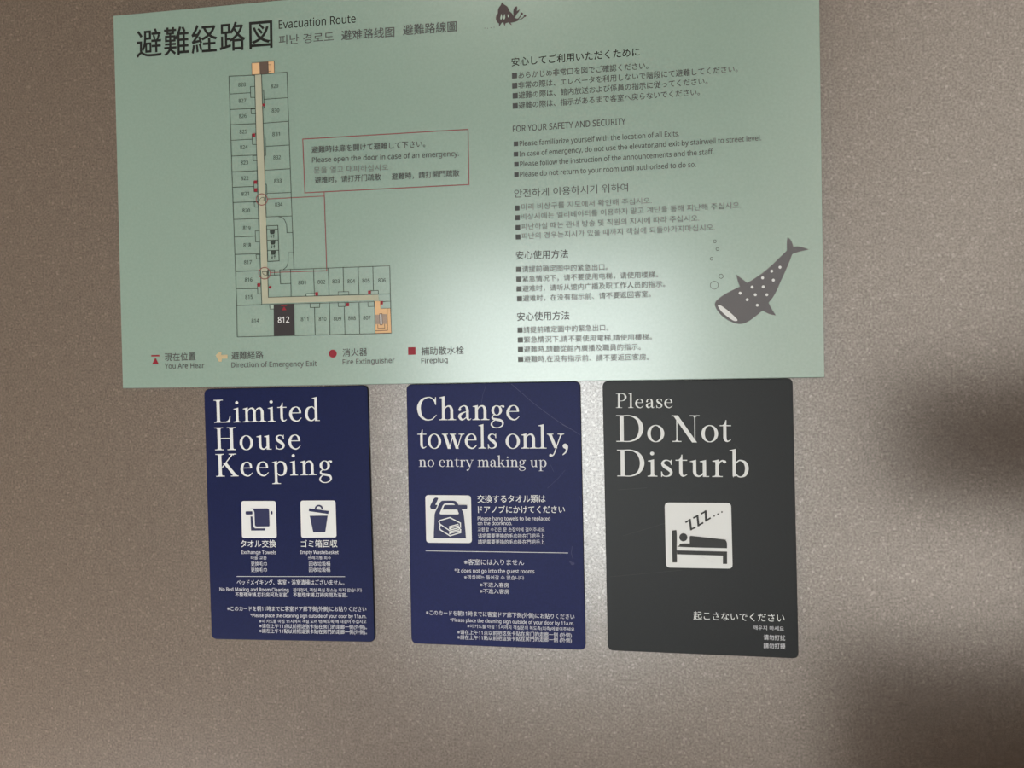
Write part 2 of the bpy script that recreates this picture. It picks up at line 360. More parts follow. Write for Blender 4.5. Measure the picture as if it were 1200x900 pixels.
def glyphs(t, style, bold, space, res):
    key = (t, style, bold, space, res)
    if key in CACHE: return CACHE[key]
    if style == 'cjk':
        V, F = raw(sans(t), 0, space, res); ya, yb = box_of('国')
    elif style == 'han':
        V, F = raw(sans(t), 0, space, res); ya, yb = box_of('한')
    else:
        V, F = raw(sans(t), 0, space, max(res, 3)); ya, yb = box_of(sans('H'))
    f = max(F, key=lambda q: abs(sum(V[q[i]][0]*V[q[(i+1) % len(q)]][1] - V[q[(i+1) % len(q)]][0]*V[q[i]][1] for i in range(len(q)))))
    ar = sum(V[f[i]][0]*V[f[(i+1) % len(f)]][1] - V[f[(i+1) % len(f)]][0]*V[f[i]][1] for i in range(len(f)))
    if ar < 0: F = [q[::-1] for q in F]
    nb = len(F)
    if bold > 0: V, F = embolden(V, F, bold)
    xs = [v[0] for v in V]
    CACHE[key] = ((V, F, nb), min(xs), max(xs), ya, yb); return CACHE[key]

# ------------------------------------------------------------------ the setting
def structure(name, a, b, m, **k): return Box().box(a, b).done(name, m, kind='structure', **k)
YB = -2.4
structure('floor', (-0.65, YB, -0.1), (0.70, 0.12, 0.0), 'carpet')
structure('ceiling', (-0.65, YB, 2.3), (0.70, 0.12, 2.4), 'ceil')
structure('wall_left', (-0.75, YB, 0), (-0.65, 0.12, 2.3), 'taupe')
structure('wall_right', (0.70, YB, 0), (0.80, 0.12, 2.3), 'plaster')
wf = Box(); wf.box((-0.65, 0.0, 0), (-0.30, 0.12, 2.3)); wf.box((-0.30, 0.0, 2.15), (0.57, 0.12, 2.3)); wf.box((0.57, 0.0, 0), (0.70, 0.12, 2.3))
wf.done('wall_front', 'plaster', kind='structure')
GX0, GX1, GZ0, GZ1 = -0.45, 0.50, 0.62, 1.86      # glazing at the far end of the passage
wb = Box(); wb.box((-0.65, YB-0.1, 0), (0.70, YB, GZ0)); wb.box((-0.65, YB-0.1, GZ1), (0.70, YB, 2.3)); wb.box((-0.65, YB-0.1, GZ0), (GX0, YB, GZ1)); wb.box((GX1, YB-0.1, GZ0), (0.70, YB, GZ1))
wb.done('wall_back', 'plaster', kind='structure')
wn = Box(); f_ = 0.03
for a, b in (((GX0, YB-0.06, GZ0), (GX0+f_, YB+0.02, GZ1)), ((GX1-f_, YB-0.06, GZ0), (GX1, YB+0.02, GZ1)), ((GX0+f_, YB-0.06, GZ0), (GX1-f_, YB+0.02, GZ0+f_)), ((GX0+f_, YB-0.06, GZ1-f_), (GX1-f_, YB+0.02, GZ1))): wn.box(a, b)
win = wn.done('window_1', 'frame', kind='structure')
Box().box((GX0+f_, YB-0.045, GZ0+f_), (GX1-f_, YB-0.035, GZ1-f_)).done('curtain_sheer', 'window', win)
door = Box().box((-0.25, 0.0, 0.01), (0.545, 0.045, 2.1)).done('door_1', 'door', kind='structure')
tr = Box(); tr.box((-0.30, -0.02, 0), (-0.255, 0.1, 2.15)); tr.box((0.55, -0.004, 0), (0.57, 0.1, 2.15)); tr.box((-0.30, -0.02, 2.105), (0.57, 0.1, 2.15))
tr.done('trim_1', 'frame', kind='structure')

# dark blocks added out of frame to give the door's paint dark reflections
def pb(name, a, b, m, parent, bevel=0.002):
    q = Vector(parent.location); return Box().box(Vector(a) - q, Vector(b) - q).done(name, m, parent, bevel)
refl_box = link('reflection_box', None, label='small dark box added out of view for its reflection in the door', cat='added reflection box'); refl_box.location = (0.699, -0.31, 1.39)
pb('box_body', (0.532, -0.36, 1.335), (0.699, -0.27, 1.440), 'brown', refl_box)
pb('box_lid', (0.528, -0.364, 1.4405), (0.699, -0.266, 1.447), 'brown', refl_box, 0.001)
refl_block = link('reflection_block', None, label='tall dark block added beside the door, out of view, for its reflection', cat='added reflection block'); refl_block.location = (0.585, -0.2, 0)
pb('body', (0.475, -0.35, 0.0), (0.699, -0.05, 1.18), 'brown', refl_block)
pb('block_top', (0.47, -0.355, 1.18), (0.699, -0.045, 1.2), 'brown', refl_block)

cl = link('fill_light_top', None, label='small round warm fill light added in the ceiling, out of view', cat='added fill light'); cl.location = (0.1, -0.75, 2.3)  # invented fixture round the overhead fill lamp
def ringm(r0, r1, z0, z1, n=32):
    V = []; F = []
    for k in range(n):
        c, s_ = math.cos(k*2*math.pi/n), math.sin(k*2*math.pi/n)
        V += [(r0*c, r0*s_, z0), (r1*c, r1*s_, z0), (r1*c, r1*s_, z1), (r0*c, r0*s_, z1)]
    for k in range(n):
        a, b_ = 4*k, 4*((k+1) % n)
        for i in range(4): F.append([a+i, b_+i, b_+(i+1) % 4, a+(i+1) % 4])
    return V, F
V_, F_ = ringm(0.085, 0.10, -0.012, 0.0); link('trim_ring', mesh('trim_ring', V_, F_, 'frame'), cl)
V_ = [(0.085*math.cos(k*2*math.pi/32), 0.085*math.sin(k*2*math.pi/32), -0.006) for k in range(32)]
link('diffuser', mesh('diffuser', V_, [list(range(31, -1, -1))], 'lampface'), cl)

wl = link('fill_light_low', None, label='small square fill light added low on the left wall, out of view', cat='wall light'); wl.location = (-0.649, -0.33, 0.42)  # invented fixture behind the low fill lamp
pb('housing', (-0.649, -0.41, 0.34), (-0.60, -0.25, 0.50), 'stone', wl, 0.003)
pb('diffuser', (-0.5995, -0.40, 0.35), (-0.59, -0.26, 0.49), 'lampface', wl, 0.002)

# ------------------------------------------------------------------ slabs with rounded corners
def rounded(c, r_, n=6):
    """rounded quad through four pixel corners TL,TR,BR,BL"""
    out = []; c = [Vector(q) for q in c]
    for i in range(4):
        p0, p1, p2 = c[i-1], c[i], c[(i+1) % 4]
        a = p1 + (p0-p1).normalized()*r_; b = p1 + (p2-p1).normalized()*r_
        for k in range(n+1):
            t = k/n; out.append(((1-t)**2*a + 2*t*(1-t)*p1*1.0 + t*t*b) if r_ else p1)
            if not r_: break
    return out
def slab(name, corners, r_, z0, z1, bev, face, side, parent, n=6, rim=True):
    """a sheet between z0 and z1 in front of the door, its front edge eased by bev"""
    c = rounded(corners, r_, n)
    top = [P(q.x, q.y, z1) for q in c]; N_ = len(top)
    cen = sum(top, Vector()) / N_
    V = []; rings = []
    def ringv(inset, z):
        o = []
        for i, v in enumerate(top):
            a = top[i-1]; b_ = top[(i+1) % N_]; d = (b_-a).normalized(); nn = d.cross(UP)
            if nn.dot(v-cen) > 0: nn = -nn
            q = v + nn*inset; o.append(Vector((q.x, -z, q.z)))
        return o
    for ins, z in ((0, z0), (0, z1-bev), (bev*0.35, z1-bev*0.35), (bev, z1)): rings.append(ringv(ins, z))
    for r1 in rings: V += r1
    F = []; idx = []
    for k in range(3):
        for i in range(N_):
            j = (i+1) % N_; F.append([k*N_+i, k*N_+j, (k+1)*N_+j, (k+1)*N_+i]); idx.append(1)
    F.append([3*N_+i for i in range(N_)]); idx.append(0)
    F.append([i for i in range(N_)][::-1]); idx.append(1)
    me = mesh(name, V, F, None, [face, side], idx)
    bm_fix(me)
    return link(name, me, parent)

# ================================================================== evacuation sign
SZ = 0.0030
sign = link('evacuation_sign', None, label='large mint green evacuation route sign with floor plan, fixed above the three cards', cat='sign')
# the empty stays at the origin, so its parts keep door coordinates
TRx = 959.4
SC = [(132.6, 18.2), (959.6, -58.8), (966.4, 442.4), (143.8, 455.2)]
slab('panel', SC, 0, 0.0014, SZ, 0.0004, 'mint', 'mint_shadow_edge', sign)
SI = [(150, 34), (943, -42), (950, 428), (158, 441)]
slab('added_spacer_pad', SI, 0, 0.0, 0.00141, 0.0001, 'spacer', 'spacer', sign)  # unseen pad, added to hold a gap that shades the panel's outline
o1, o2, o3, o4 = SZ + 0.00006, SZ + 0.00012, SZ + 0.00018, SZ + 0.00024

t = Print(o1)
t.text('避難経路図', 160, 68.2, 319.5, 55.8, 31.5, bold=0.008, space=1.08, res=4)
t.done('japanese_title', 'ink', sign)
t = Print(o1); t.text('Evacuation Route', 326.7, 33.8, 416.8, 26.4, 9.6, 'sans', 0.004, res=4); t.done('english_title', 'ink', sign)
t = Print(o1); t.text('피난 경로도', 326.7, 52.6, 391, 48.2, 11.2, 'han', -0.004, res=4); t.done('korean_title', 'grey', sign)
t = Print(o1); t.text('避难路线图', 400, 47.4, 462.3, 43.2, 11.3, res=3); t.done('chinese_title', 'grey', sign)
t = Print(o1); t.text('避難路線圖', 472.2, 41.6, 535.4, 36.8, 11.7, res=3); t.done('chinese_title', 'grey', sign)

# notice box and its leader line
t = Print(o1); t.line([(354.8, 163), (548.5, 151.6), (549.6, 216.3), (357.2, 226.0)], 1.0, True); nb = t.done('notice_box', 'dred', sign, label='thin red frame')
t = Print(o2); t.text('避難時は扉を開けて避難して下さい。', 365.2, 179.5, 498.4, 172.4, 7.7); t.done('notice_text', 'grey', nb)
t = Print(o2); t.text('Please open the door in case of an emergency.', 365.7, 190.5, 537.8, 182.7, 6.0, 'sans'); t.done('notice_text', 'grey', nb)
t = Print(o2)
t.text('문을 열고 대피하십시오', 367.6, 203.3, 455.1, 199.6, 7.4, 'han', -0.004)
t.done('notice_text', 'lgrey', nb)
t = Print(o2); t.text('避难时，请打开门疏散', 368.9, 215.3, 446.3, 211.2, 7.5); t.done('notice_text', 'grey', nb)
t = Print(o2); t.text('避難時，請打開門疏散', 458.8, 211, 538.4, 206.5, 7.5); t.done('notice_text', 'grey', nb)
t = Print(o1 + 0.00003)
t.line([(313.2, 233.2), (380, 229.8)], 0.8); t.line([(379.8, 225.2), (382.9, 317.3)], 0.9); t.line([(316.5, 319.4), (382.9, 317.3)], 0.8)
t.done('leader_line', 'dred', sign, label='thin red leader line')

# ---------------- floor plan (pixel helpers for the two enlargements it was read from)
def A(x, y): return (250 + x/4.5, 60 + y/4.5)
def B(x, y): return (250 + x/4.5, 210 + y/4.5)
fp_lines = Print(o2)
LW = 0.62
def ln(*pts, c=False): fp_lines.line(pts, LW, c)
# left block outline and its long walls
ln(A(82, 132), A(217, 126)); ln(A(82, 132), A(100, 700), B(123, 667), B(126, 832)); ln(A(217, 126), A(235, 793), B(242, 330), B(255, 662))
ln(A(254, 122), A(278, 868), ); ln(B(278, 150), B(278, 199)); ln(A(254, 122), A(388, 110), A(410, 745), B(425, 472))
for a, b in ((A(85, 226), A(195, 219)), (A(88, 308), A(222, 301)), (A(91, 388), A(222, 382)), (A(94, 470), A(205, 464)), (A(97, 553), A(228, 548)),
             (A(99, 636), A(232, 630)), (A(101, 718), A(213, 713)), (A(103, 798), A(235, 793)), (B(107, 212), B(240, 208)), (B(112, 305), B(222, 300)),
             (B(115, 397), B(245, 393)), (B(118, 487), B(242, 482)), (B(120, 578), B(232, 577)), (B(123, 667), B(255, 662)),
             (A(267, 254), A(392, 245)), (A(262, 380), A(397, 370)), (A(279, 502), A(400, 495)), (A(270, 628), A(405, 620)), (A(283, 750), A(410, 745)),
             (B(278, 199), B(415, 194))): ln(a, b)
def notch(f, x0, y0, x1, y1): ln(f(x1, y0), f(x0, y0+1), f(x0+2, y1), f(x1+2, y1))
for q in ((195, 186, 217, 244), (198, 304, 222, 330), (204, 436, 226, 492), (208, 550, 229, 577), (213, 685, 234, 742)): notch(A, *q)
for q in ((215, 120, 237, 147), (221, 272, 243, 331), (225, 397, 247, 420), (232, 552, 252, 605)): notch(B, *q)
for q in ((268, 205, 256, 300), (276, 452, 264, 550), (283, 702, 273, 757)): ln(A(q[2], q[1]), A(q[0]-3, q[1]), A(q[0], q[3]), A(q[2]+3, q[3]))
# lobby
ln(B(345, 198), B(362, 202), B(375, 214), B(386, 238), B(388, 282), B(417, 281))
ln(B(421, 387), B(395, 388), B(394, 440), B(386, 462), B(370, 476))
# lower block
ln(B(350, 478), B(930, 457), B(938, 812), B(126, 832)); ln(B(350, 478), B(354, 552), B(407, 550)); ln(B(407, 475), B(410, 618))
ln(B(286, 480), B(290, 623), B(932, 604))
for a, b in ((B(528, 472), B(533, 613)), (B(606, 470), B(610, 611)), (B(684, 466), B(687, 594)), (B(763, 463), B(768, 607)), (B(841, 460), B(844, 587)),
             (B(533, 677), B(537, 820)), (B(612, 654), B(615, 819)), (B(690, 672), B(694, 817)), (B(768, 652), B(772, 815)), (B(425, 658), B(428, 822)),
             (B(255, 662), B(934, 644))): ln(a, b)
for x0, y0, x1, y1 in ((488, 604, 545, 615), (658, 594, 714, 611), (828, 588, 870, 606)): ln(B(x0, y1), B(x0, y0), B(x1, y0-1), B(x1+1, y1))
for x0, y0, x1, y1 in ((297, 661, 330, 685), (510, 656, 560, 677), (658, 652, 694, 672), (815, 650, 848, 672)): ln(B(x0, y0), B(x0+1, y1), B(x1+1, y1-1), B(x1, y0))
ln(B(290, 478), B(322, 478), B(322, 506), B(290, 508), c=True); ln(B(322, 492), B(322, 506), B(352, 504))
ln(B(880, 644), B(880, 683), B(933, 682))
plan = fp_lines.done('floor_plan', 'line', sign, label='thin dark line drawing of the floor plan')
t = Print(o1)
t.poly([A(220, 125), A(252, 123), A(262, 430), A(272, 720), B(274, 60), B(285, 480), B(289, 624), B(870, 610), B(874, 652), B(848, 650), B(847, 638), B(258, 656), B(243, 150), A(228, 480)])
t.done('corridor_strip', 'beige', plan, label='pale beige corridor strip')
for k in (0, 1):
    t = Print(o3)
    if k == 0: t.poly([A(202, 63), A(320, 52), A(322, 115), A(204, 124)])
    else: t.poly([B(850, 644), B(880, 643), B(881, 683), B(933, 682), B(938, 811), B(853, 813)])
    st = t.done('staircase', 'orange', plan, label='orange staircase block')
    t = Print(o4)
    if k == 0:
        t.poly([A(243, 59), A(290, 55), A(292, 118), A(245, 121)]); t.line([A(283, 72), A(303, 71), A(304, 105), A(285, 106)], 0.5, True); t.line([A(202, 63), A(320, 52), A(322, 115), A(204, 124)], 0.5, True)
        t.done('tread_mark', 'stair', st)
    else:
        for i in range(6):
            t.line([B(853+i*4.3, 716), B(854+i*4.3, 764)], 0.62)
            if i < 5: t.line([B(893+i*4.6, 713), B(894+i*4.6, 762)], 0.62)
        t.done('tread_mark', 'greyfill', st)
        t = Print(o4)
        t.line([B(916, 684), B(919, 797), B(856, 799)], 0.6); t.line([B(867, 768), B(868, 786), B(904, 785), B(903, 765)], 0.55); t.line([B(877, 710), B(889, 709), B(891, 768), B(879, 769)], 0.6, True)
        t.line([B(850, 644), B(853, 813), B(938, 811)], 0.6)
        t.done('handrail_line', 'stair', st)
        t = Print(o4 + 0.00004); t.poly([B(879, 713), B(887, 712), B(889, 765), B(881, 766)]); t.done('stair_core', 'offwhite', st)
t = Print(o3); t.poly([B(318, 662), B(425, 658), B(428, 822), B(319, 826)]); dr_ = t.done('highlighted_room', 'room', plan, label='dark filled room 812')
t = Print(o4); x, y = B(371, 742); t.text('812', x-6.7, y+3.5, x+6.7, y+3.2, 7.0, 'sans', 0.012); t.done('room_number', 'white', dr_)
t = Print(o4); t.line([B(360, 667), B(386, 666)], 0.9); t.poly([B(373, 671), B(385, 690), B(362, 691)]); t.done('location_mark', 'red', dr_)
t = Print(o1 + 0.00003); t.poly([B(300, 663), B(328, 662), B(329, 683), B(301, 684)]); t.poly([B(492, 606), B(542, 604), B(543, 613), B(492, 615)]); t.done('niche_fill', 'pale_mint', plan)
labels = [(A, 828, 151, 176), (A, 827, 153, 261), (A, 826, 155, 342), (A, 825, 158, 424), (A, 824, 161, 506), (A, 823, 164, 588), (A, 822, 166, 670), (A, 821, 168, 752),
          (B, 820, 173, 165), (B, 819, 176, 257), (B, 818, 178, 348), (B, 817, 182, 438), (B, 816, 186, 530), (B, 815, 188, 621), (B, 814, 221, 746), (B, 811, 481, 738),
          (B, 810, 576, 737), (B, 809, 654, 736), (B, 808, 731, 733), (B, 807, 810, 731), (B, 801, 468, 545), (B, 802, 570, 542), (B, 803, 647, 539), (B, 804, 727, 538),
          (B, 805, 805, 535), (B, 806, 889, 533), (A, 829, 323, 184), (A, 830, 328, 312), (A, 831, 331, 437), (A, 832, 336, 560), (A, 833, 340, 684), (A, 834, 345, 808)]
for f, n_, x, y in labels:
    x, y = f(x, y); t = Print(o2); sl = 0.45 if f is A else 0.15
    t.text(str(n_), x-4.4, y+2.2+sl/2, x+4.4, y+2.2-sl/2, 4.4, 'sans', 0.004)
    t.done('room_number', 'line', plan)
# lifts
t = Print(o2); t.line([B(280, 247), B(340, 244), B(347, 431), B(286, 434)], 0.75, True)
for a, b in ((B(281, 266), B(341, 264)), (B(283, 323), B(343, 321)), (B(285, 377), B(345, 375))): t.line([a, b], 0.7)
lf = t.done('lift_block', 'line', plan)
for x, y in ((311, 283), (314, 338), (316, 392)):
    t = Print(o3); t.poly([B(x-14, y-14), B(x+13, y-15), B(x+12, y-1), B(x+8, y+6), B(x-9, y+7), B(x-13, y)])
    t.line([B(x-6, y+12), B(x-6, y+26)], 0.6); t.line([B(x+7, y+11), B(x+7, y+25)], 0.6)
    t.poly([B(x-11, y+20), B(x-1, y+20), B(x-6, y+28)]); t.poly([B(x+2, y+16), B(x+12, y+16), B(x+7, y+8)])
    t.done('lift_symbol', 'line', lf)
# red marks
def redmark(x0, y0, x1, y1, name='fireplug_mark', rd=False):
    t = Print(o3)
    if rd: t.disc((x0+x1)/2, (y0+y1)/2, (x1-x0)/2, 14)
    else: t.poly([(x0, y0), (x1, y0-.1), (x1, y1-.1), (x0, y1)])
    t.done(name, 'red', plan)
for f, x, y, rd in ((A, 265, 283, 1), (A, 213, 443, 0), (A, 222, 691, 0), (A, 223, 732, 0), (B, 240, 558, 0), (B, 299, 570, 1), (B, 545, 605, 0), (B, 823, 597, 0), (B, 708, 662, 0), (B, 887, 652, 0)):
    x, y = f(x, y); redmark(x-1.7, y-2, x+1.7, y+2, 'extinguisher_mark' if rd else 'fireplug_mark', rd)
for f, x, y, r_ in ((B, 255, 107, 6.6), (B, 270, 496, 6.8)):
    x, y = f(x, y); t = Print(o3); t.ring(x, y, r_, 0.8); c_ = t.done('door_circle', 'dred', plan, label='thin red circle')
    t = Print(o3)
    if f(0, 0)[1] and r_ < 6.7: t.line([(x-2.8, y+1.8), (x+2.6, y+1.6)], 0.5); t.smooth([(x-2.8, y+1.6), (x-1.8, y-0.8), (x, y-2.2), (x+2.4, y-2.4)], 0.5); t.line([(x+2.6, y-2.4), (x+2.6, y+1.6)], 0.6)
    else: t.line([(x-2.6, y-1.8), (x+2.8, y-1.8)], 0.5); t.smooth([(x-2.6, y-1.6), (x-1.8, y+0.8), (x, y+2.0), (x+2.4, y+2.4)], 0.5); t.line([(x+2.8, y-1.8), (x+2.8, y+2.4)], 0.6)
    t.done('door_swing', 'line', c_)

# ---------------- legend
t = Print(o1); t.line([(178.2, 417.0), (186, 416.8)], 1.8); t.poly([(182.1, 418.9), (186.0, 426.6), (178.2, 426.8)]); t.done('location_symbol', 'red', sign, label='red bar over a red triangle')
t = Print(o1); t.poly([(252.8, 416.3), (256.5, 412.6), (259.5, 412.4), (259.3, 416.0), (266.5, 415.6), (266.6, 420.2), (260.2, 420.4), (259.6, 423.8), (256.6, 424)]); t.done('route_arrow', 'pale_orange', sign, label='pale orange arrow pointing left')
t = Print(o1); t.disc(390, 414.4, 4.7, 24); t.done('extinguisher_symbol', 'red', sign, label='red disc')
t = Print(o1); t.poly([(478.2, 407), (486.9, 406.8), (487, 415.6), (478.3, 415.9)]); t.done('fireplug_symbol', 'red', sign, label='red square')
for s_, x0, y0, x1, y1 in (('現在位置', 193, 423.2, 229.5, 422.2), ('避難経路', 271.2, 421.5, 308.7, 420.3), ('消火器', 401.5, 418, 430.5, 416.8), ('補助散水栓', 493.6, 416.4, 543.8, 414.8)):
    t = Print(o1); t.text(s_, x0, y0, x1, y1, 8.9, res=3); t.done('legend_text', 'grey', sign)
for s_, x0, y0, x1, y1 in (('You Are Hear', 193, 432, 239.7, 431.2), ('Direction of Emergency Exit', 271.2, 430.7, 371.4, 428.9), ('Fire Extinguisher', 401.6, 427.2, 462.7, 425.0), ('Fireplug', 493.8, 425.8, 524.7, 424.6)):
    t = Print(o1); t.text(s_, x0, y0, x1, y1, 6.0, 'sans'); t.done('legend_text', 'grey', sign)

# ---------------- instructions
t = Print(o1); t.text('安心してご利用いただくために', 599.5, 77.8, 749.8, 65.8, 9.8, res=3); t.done('heading', 'ink', sign)
for s_, x0, y0, x1, y1 in (('■あらかじめ非常口を図でご確認ください。', 600, 92.7, 759.7, 80.8), ('■非常の際は、エレベータを利用しないで階段にて避難してください。', 600.2, 104.5, 864.6, 84.5),
                           ('■避難の際は、館内放送および係員の指示に従ってください。', 600.8, 116.3, 829.4, 98.8), ('■避難の際は、指示があるまで客室へ戻らないでください。', 600.8, 128.2, 820.1, 111.7)):
    t = Print(o1); t.text(s_, x0, y0, x1, y1, 7.8); t.done('instruction_text', 'grey', sign)
t = Print(o1); t.text('FOR YOUR SAFETY AND SECURITY', 601, 154.8, 733.2, 145.6, 7.3, 'sans', res=3); t.done('heading', 'grey', sign)
for s_, x0, y0, x1, y1 in (('Please familiarize yourself with the location of all Exits.', 608.8, 171.2, 796, 159.3), ('In case of emergency, do not use the elevator,and exit by stairwell to street level.', 608.8, 183.4, 892.3, 164.4),
                           ('Please follow the instruction of the announcements and the staff.', 609.4, 195.3, 836.4, 180.6), ('Please do not return to your room until authorised to do so.', 609.4, 207.3, 815.6, 195.5)):
    t = Print(o1); t.text(s_, x0, y0, x1, y1, 6.0, 'sans'); t.done('instruction_text', 'grey', sign)
    t = Print(o1); t.poly([(x0-6.9, y0-5.3), (x0-1.6, y0-5.6), (x0-1.5, y0-.1), (x0-6.8, y0+.2)]); t.done('bullet_mark', 'grey', sign)
t = Print(o1); t.text('안전하게 이용하시기 위하여', 602.7, 231.6, 736, 224.3, 9.8, 'han', -0.004, res=3); t.done('heading', 'grey', sign)
t = Print(o1)
for s_, x0, y0, x1, y1 in (('미리 비상구를 지도에서 확인해 주십시오.', 611.0, 246.2, 763.8, 238.4), ('비상시에는 엘리베이터를 이용하지 말고 계단을 통해 피난해 주십시오.', 610.6, 257.7, 868.5, 243.8),
                           ('피난하실 때는 관내 방송 및 직원의 지시에 따라 주십시오.', 610.8, 269.2, 819.5, 259.0), ('피난의 경우는지시가 있을 때까지 객실에 되돌아가지마십시오.', 611.2, 280.3, 837.8, 269.9)):
    t = Print(o1); t.text(s_, x0, y0, x1, y1, 7.4, 'han'); t.done('instruction_text', 'lgrey', sign)
for x0, y0 in ((603.2, 246.9), (603.5, 258.3), (604, 269.8), (604.2, 280.8)):
    t = Print(o1); t.poly([(x0, y0-6), (x0+5.6, y0-6.2), (x0+5.7, y0-.3), (x0+.1, y0)]); t.done('bullet_mark', 'grey', sign)
t = Print(o1); t.text('安心使用方法', 604.5, 304.2, 666, 302.2, 9.4, res=3); t.done('heading', 'grey', sign)
t = Print(o1); t.text('安心使用方法', 605.9, 376.2, 667.4, 374.6, 9.6, res=3); t.done('heading', 'grey', sign)
t = Print(o1)
for s_, x0, y0, x1, y1 in (('■请提前确定图中的紧急出口。', 604.8, 319.4, 712.3, 316.4), ('■紧急情况下，请不要使用电梯，请使用楼梯。', 605, 330.9, 771.4, 325.2), ('■避难时，请听从馆内广播及职工作人员的指示。', 605.3, 342.2, 779.6, 336.4), ('■避难时，在没有指示前、请不要返回客室。', 605.9, 353.8, 762.8, 348.2),
                           ('■請提前確定圖中的緊急出口。', 606.5, 390.5, 713.2, 387.6), ('■緊急情況下,請不要使用電梯,請使用樓梯。', 606.8, 402.1, 764.2, 398.3), ('■避難時,請聽從館內廣播及職員的指示。', 607.0, 413.3, 751, 410.1), ('■避難時,在没有指示前、請不要返回客房。', 607.2, 424.7, 760.7, 422)):
    t = Print(o1); t.text(s_, x0, y0, x1, y1, 7.2); t.done('instruction_text', 'lgrey', sign)

# ---------------- whale shark picture and bubbles
def W(x, y): return (800 + x/6.428, 260 + y/6.428)
def spline(pts, n=5):
    """closed smooth curve; a point given with a third value is a sharp corner"""
    out = []; k = len(pts)
    for i in range(k):
        p0, p1, p2, p3 = pts[i-1], pts[i], pts[(i+1) % k], pts[(i+2) % k]
        m1 = (0, 0) if len(p1) > 2 else ((p2[0]-p0[0])/2, (p2[1]-p0[1])/2)
        m2 = (0, 0) if len(p2) > 2 else ((p3[0]-p1[0])/2, (p3[1]-p1[1])/2)
        if len(p1) > 2: m1 = ((p2[0]-p1[0])*.8, (p2[1]-p1[1])*.8)
        if len(p2) > 2: m2 = ((p2[0]-p1[0])*.8, (p2[1]-p1[1])*.8)
        for j in range(n):
            s_ = j/n; h0, h1, h2, h3 = 2*s_**3-3*s_**2+1, s_**3-2*s_**2+s_, -2*s_**3+3*s_**2, s_**3-s_**2
            out.append((h0*p1[0]+h1*m1[0]+h2*p2[0]+h3*m2[0], h0*p1[1]+h1*m1[1]+h2*p2[1]+h3*m2[1]))
    return out
wp = [(786, 216, 1), (784, 160), (790, 115, 1), (816, 140), (834, 188, 1), (880, 186), (952, 208, 1), (890, 222), (826, 242, 1), (790, 335), (742, 440), (694, 545), (647, 610, 1), (668, 650), (702, 706, 1), (650, 694), (602, 668, 1), (545, 715), (480, 758), (425, 769), (355, 748), (290, 702), (252, 652), (243, 615), (262, 585), (330, 538), (430, 488, 1), (416, 450), (405, 398, 1), (440, 425), (485, 460, 1), (560, 415), (650, 345)]
t = Print(o1); t.poly([W(*q) for q in spline(wp)]); wh = t.done('whale_shark_picture', 'whale', sign, label='dark grey whale shark silhouette')
for x, y in ((433, 537), (486, 586), (523, 491), (547, 549), (602, 422), (607, 489), (562, 628), (634, 549), (671, 371), (683, 439), (733, 342)):
    t = Print(o2); t.disc(*W(x, y), 1.75, 14); t.done('spot', 'white', wh)
t = Print(o2); t.poly([W(*q) for q in spline([(265, 630), (290, 632), (340, 668), (392, 715), (413, 742), (385, 745), (335, 712), (290, 672)])]); t.done('mouth', 'white', wh)
for x, y, r_ in ((242, 147, 11), (262, 205, 11), (218, 278, 11), (289, 410, 16), (238, 477, 30)):
    t = Print(o1); t.ring(*W(x, y), r_/6.428, 0.62); t.done('bubble', 'line', sign)
# ---------------- hermit crab picture
def H(x, y): return (560 + x/15, y/15)
t = Print(o1)
t.poly([H(*q) for q in spline([(422, 36, 1), (460, 78), (515, 112), (545, 165), (560, 200), (600, 235), (630, 292, 1), (665, 320), (715, 332, 1), (700, 368), (600, 398), (540, 396), (480, 410), (440, 396), (370, 410), (330, 375), (315, 320), (325, 270), (350, 238), (352, 180), (370, 130), (402, 90)], 4)])
t.poly([H(*q) for q in spline([(628, 300, 1), (622, 200), (645, 130), (688, 110, 1), (692, 150), (683, 195, 1), (738, 163, 1), (718, 210), (685, 245), (658, 300, 1)], 4)])
t.smooth([H(*q) for q in ((680, 345), (715, 325), (745, 290), (762, 250))], 1.1); t.disc(*H(770, 240), 1.5, 12)
t.smooth([H(*q) for q in ((690, 352), (745, 345), (785, 320), (820, 285))], 1.0); t.disc(*H(828, 277), 1.5, 12)
for q in (((372, 400), (420, 402), (372, 472)), ((443, 400), (487, 405), (474, 462)), ((535, 392), (572, 392), (598, 442), (574, 434))): t.poly([H(*w_) for w_ in q])
cb = t.done('hermit_crab_picture', 'crab', sign, label='tiny dark hermit crab silhouette')
t = Print(o2)
for x, y in ((410, 302), (463, 300)): t.poly([H(*q) for q in spline([(x+4, y-60, 1), (x+18, y), (x+4, y+38), (x-12, y+36), (x-14, y+5)], 3)])
t.poly([H(*q) for q in spline([(530, 245, 1), (546, 285), (545, 305), (530, 300), (524, 280)], 3)])
t.done('shell_slot', 'pale_mint', cb)
for x, y in ((122, 495), (172, 498), (230, 490), (285, 480)):
    t = Print(o1); t.disc(*H(x, y), 0.55, 8); t.done('footprint', 'grey', sign)

# ================================================================== three magnet cards
CZ = 0.0013
k1, k2, k3 = CZ + 0.00006, CZ + 0.00012, CZ + 0.00018
def card(name, corners, face, label):
    e = link(name, None, label=label, cat='card', group='magnet cards under the evacuation sign')
    slab('magnet_sheet', corners, 7.2, 0.0, CZ, 0.0003, face, 'side', e, n=7)
    return e
